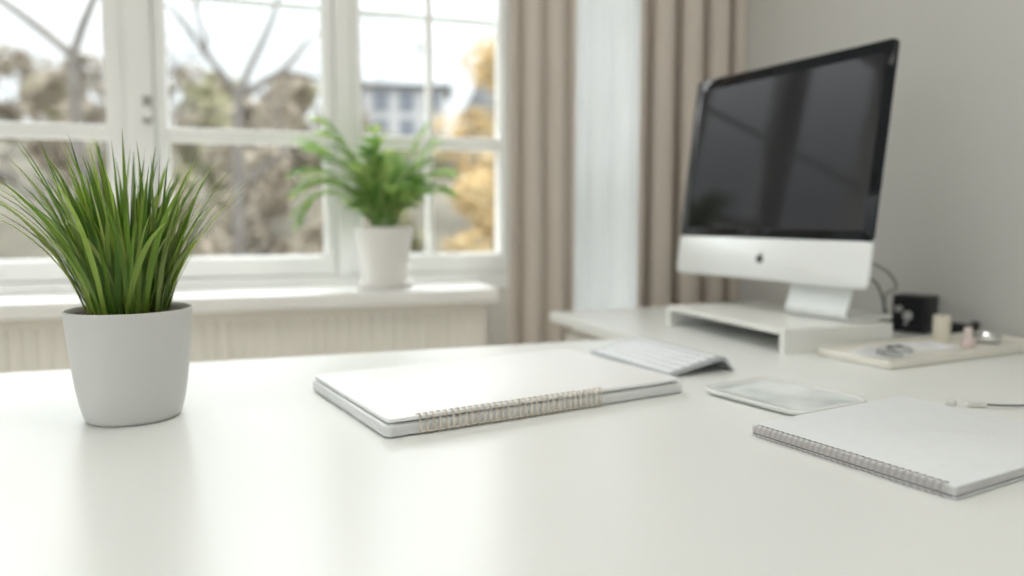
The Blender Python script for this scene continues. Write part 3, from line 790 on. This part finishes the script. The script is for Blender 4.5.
# leafy clumps: a mesh of many small leaves on a real crown with trunk
def leaves(bt, cen, n, size, r):
    for _ in range(n):
        c, rad = r.choice(cen)
        v = Vector((r.gauss(0, 1), r.gauss(0, 1), r.gauss(0, 1))).normalized() * rad * r.random() ** .45
        p = c + v; a = Vector((r.gauss(0, 1), r.gauss(0, 1), r.gauss(0, 1))).normalized(); q = a.cross(Vector((r.gauss(0, 1), r.gauss(0, 1), 1))).normalized()
        s = size * r.uniform(.6, 1.3)
        bt.faces.new([bt.verts.new(p + a * s), bt.verts.new(p + q * s * .5), bt.verts.new(p - a * s), bt.verts.new(p - q * s * .5)])
def crown_tree(name, label, loc, h, rad, m, seed, n=1500, size=.16, group=None, low=.35):
    r = random.Random(seed); t = thing(name, label, 'tree', loc, 0, group)
    bt = bmesh.new(); tips = []
    gr = branch_tree(bt, [(0, 0, 0), (.05, 0, h * .2), (0, .05, h * low)], h * .022, seed)
    for k in range(5):
        a = 2 * PI * k / 5 + r.random(); gr_d = Vector((math.cos(a) * .6, math.sin(a) * .6, .9)).normalized()
        pts = [Vector((0, .05, h * low)) + gr_d * (rad * .9) * u for u in (0, .4, .8)]
        pts[1].z += .1 * h; pts[2].z += .25 * h
        tube(bt, pts, [h * .012, h * .008, h * .004], 5)
    link('trunk', bt, 'bark', t, smooth=True)
    cen = []
    for k in range(16):
        a = r.uniform(0, 2 * PI); q = r.random() ** .5; z = h * (low + (1 - low) * r.random())
        wr = rad * math.sin(PI * min(1, max(.12, (z / h - low * .7) / (1.15 - low * .7))))
        cen.append((Vector((math.cos(a) * q * wr, math.sin(a) * q * wr, z)), rad * r.uniform(.25, .42)))
    bl_ = bmesh.new(); leaves(bl_, cen, n, size, r); link('foliage', bl_, m, t)
    return t
def copy_tree(o, loc, s, rz):
    c = o.copy(); COL.objects.link(c); c.location = loc; c.scale = (s, s, s * 1.0); c.rotation_euler = (0, 0, rz)
    for ch in list(o.children):
        d = ch.copy(); COL.objects.link(d); d.parent = c
    return c
crown_tree('autumn_tree', 'orange autumn tree outside beyond the right window pane', (7.0, 21.5, hill(7.0, 21.5)), 8.4, 2.1, 'orange', 5, 2200, .15)
crown_tree('autumn_tree', 'low yellow orange bush outside below the tall orange tree', (5.3, 17.5, hill(5.3, 17.5)), 5.2, 1.3, 'orange', 8, 1500, .12, low=.12)
G1 = 'brown trees on the hillside'; L1 = 'hazy brown leafless-looking tree in the wood on the hillside'
G2 = 'olive trees on the hillside'; L2 = 'hazy olive green tree in the wood on the hillside'
pa = crown_tree('hillside_tree', L1, (-9, 30, hill(-9, 30)), 4.3, 1.55, 'twig', 31, 1300, .17, G1, .15)
pbk = crown_tree('hillside_tree', L2, (-3, 27, hill(-3, 27)), 4.0, 1.5, 'olive', 32, 1300, .17, G2, .12)
ro = random.Random(77)
spots = []
for yy, nn in ((14.5, 6), (17.5, 7), (21, 8), (24, 8), (27, 9), (30, 10), (33, 11), (36.5, 12), (40, 13), (44, 14), (48, 15), (53, 16), (58, 17)):
    for k in range(nn):
        f = -.62 + 1.12 * (k + ro.uniform(.2, .8)) / nn
        x = f * yy
        if yy > 33 and (5 < x < 12.5 or 12.5 < x < 19): continue
        spots.append((x, yy + ro.uniform(-.9, .9)))
for _ in range(2600):
    yy = 16 + 44 * ro.random() ** .8; x = ro.uniform(-.62, .52) * yy
    if yy > 33 and 5 < x < 19: continue
    spots.append((x, yy))
ok = [(-9, 30), (-3, 27), (-1.85, 11), (0, 12), (7.3, 21.5)]
for x, y in spots:
    if min(math.hypot(x - p[0], y - p[1]) for p in ok) < 3.75 or min(math.hypot(x - p[0], y - p[1]) for p in ((8.6, 44), (15.6, 42))) < 6.2: continue
    ok.append((x, y))
    s = ro.uniform(.85, 1.1) * (.62 if y < 19 else 1)
    copy_tree(pa if ro.random() < .62 else pbk, (x, y, hill(x, y) - .05), s, ro.uniform(0, 6))
# house on the hillside
def house(label, loc, w, d, h, rz):
    t = thing('house', label, 'house', loc, rz)
    b = bmesh.new(); box(b, -w / 2, w / 2, -d / 2, d / 2, -1.5, h); link('walls', b, 'house', t)
    b = bmesh.new(); rh = h * .55; e = .35
    A = [(-w / 2 - e, -d / 2 - e, h - .1), (-w / 2 - e, 0, h + rh), (-w / 2 - e, d / 2 + e, h - .1)]
    loft(b, [A + [(x, y, z + .001) for x, y, z in []], [(w / 2 + e, y, z) for x, y, z in A]]); link('roof', b, 'roof', t)
    b = bmesh.new(); box(b, w * .2, w * .2 + .6, -.3, .3, h + rh * .4, h + rh + .6); link('chimney', b, 'house', t)
    for k in range(4):
        for zz_ in ([.9, h * .62] if h > 3.5 else [1.0]):
            x = -w / 2 + w * (k + .5) / 4
            b = bmesh.new(); box(b, x - .4, x + .4, -d / 2 - .05, -d / 2 + .05, zz_, zz_ + 1.1); link('house_window', b, 'hwin', t)
    return t
house('pale house with a grey blue slate roof on the hillside, seen above the sill plant', (8.6, 44, hill(8.6, 44) + .2), 5.5, 5, 3.9, -.25)
house('second pale house with a darker slate roof, right of the house above the sill plant', (15.6, 42, hill(15.6, 42) + .2), 4.5, 5, 3.4, .15)

# ------------------------------------------------------------------ sky and light
w = bpy.data.worlds.new('overcast_sky'); sc.world = w; w.use_nodes = True
nt = w.node_tree; bg = nt.nodes['Background']
tc = nt.nodes.new('ShaderNodeTexCoord'); nz = nt.nodes.new('ShaderNodeTexNoise'); nz.inputs['Scale'].default_value = 2.2; nz.inputs['Detail'].default_value = 4
cr = nt.nodes.new('ShaderNodeValToRGB'); cr.color_ramp.elements[0].position = .35; cr.color_ramp.elements[0].color = (.88, .93, .97, 1)
cr.color_ramp.elements[1].position = .65; cr.color_ramp.elements[1].color = (1, 1, 1, 1)
nt.links.new(tc.outputs['Generated'], nz.inputs['Vector']); nt.links.new(nz.outputs['Fac'], cr.inputs['Fac']); nt.links.new(cr.outputs['Color'], bg.inputs['Color'])
sx = nt.nodes.new('ShaderNodeSeparateXYZ'); nt.links.new(tc.outputs['Generated'], sx.inputs[0])   # overcast sky: the zenith is several times brighter than the horizon
mr = nt.nodes.new('ShaderNodeMapRange'); mr.interpolation_type = 'SMOOTHSTEP'
mr.inputs['From Min'].default_value = .17; mr.inputs['From Max'].default_value = .75
mr.inputs['To Min'].default_value = 1.08; mr.inputs['To Max'].default_value = 8.0
nt.links.new(sx.outputs['Z'], mr.inputs['Value']); nt.links.new(mr.outputs['Result'], bg.inputs['Strength'])

# ------------------------------------------------------------------ camera
cam = bpy.data.cameras.new('camera'); co = bpy.data.objects.new('camera', cam); COL.objects.link(co)
cam.sensor_width = 36; cam.lens = 765 / 1024 * 36; cam.clip_start = .02; cam.clip_end = 400
co.location = (0, 0, .26)
pitch = math.atan(71 / 765); yaw = math.atan(272 / math.hypot(765, 71))
co.rotation_euler = (PI / 2 - pitch, 0, -yaw)
cam.dof.use_dof = True; cam.dof.focus_distance = .86; cam.dof.aperture_fstop = 1.9
sc.camera = co
sc.view_settings.view_transform = 'Standard'; sc.view_settings.look = 'None'
sc.view_settings.gamma = 1; sc.view_settings.use_curve_mapping = False
sc.view_settings.exposure = 0.32
sc.cycles.use_denoising = True
sc.cycles.max_bounces = 12; sc.cycles.diffuse_bounces = 6; sc.cycles.transparent_max_bounces = 24; sc.cycles.sample_clamp_indirect = 8
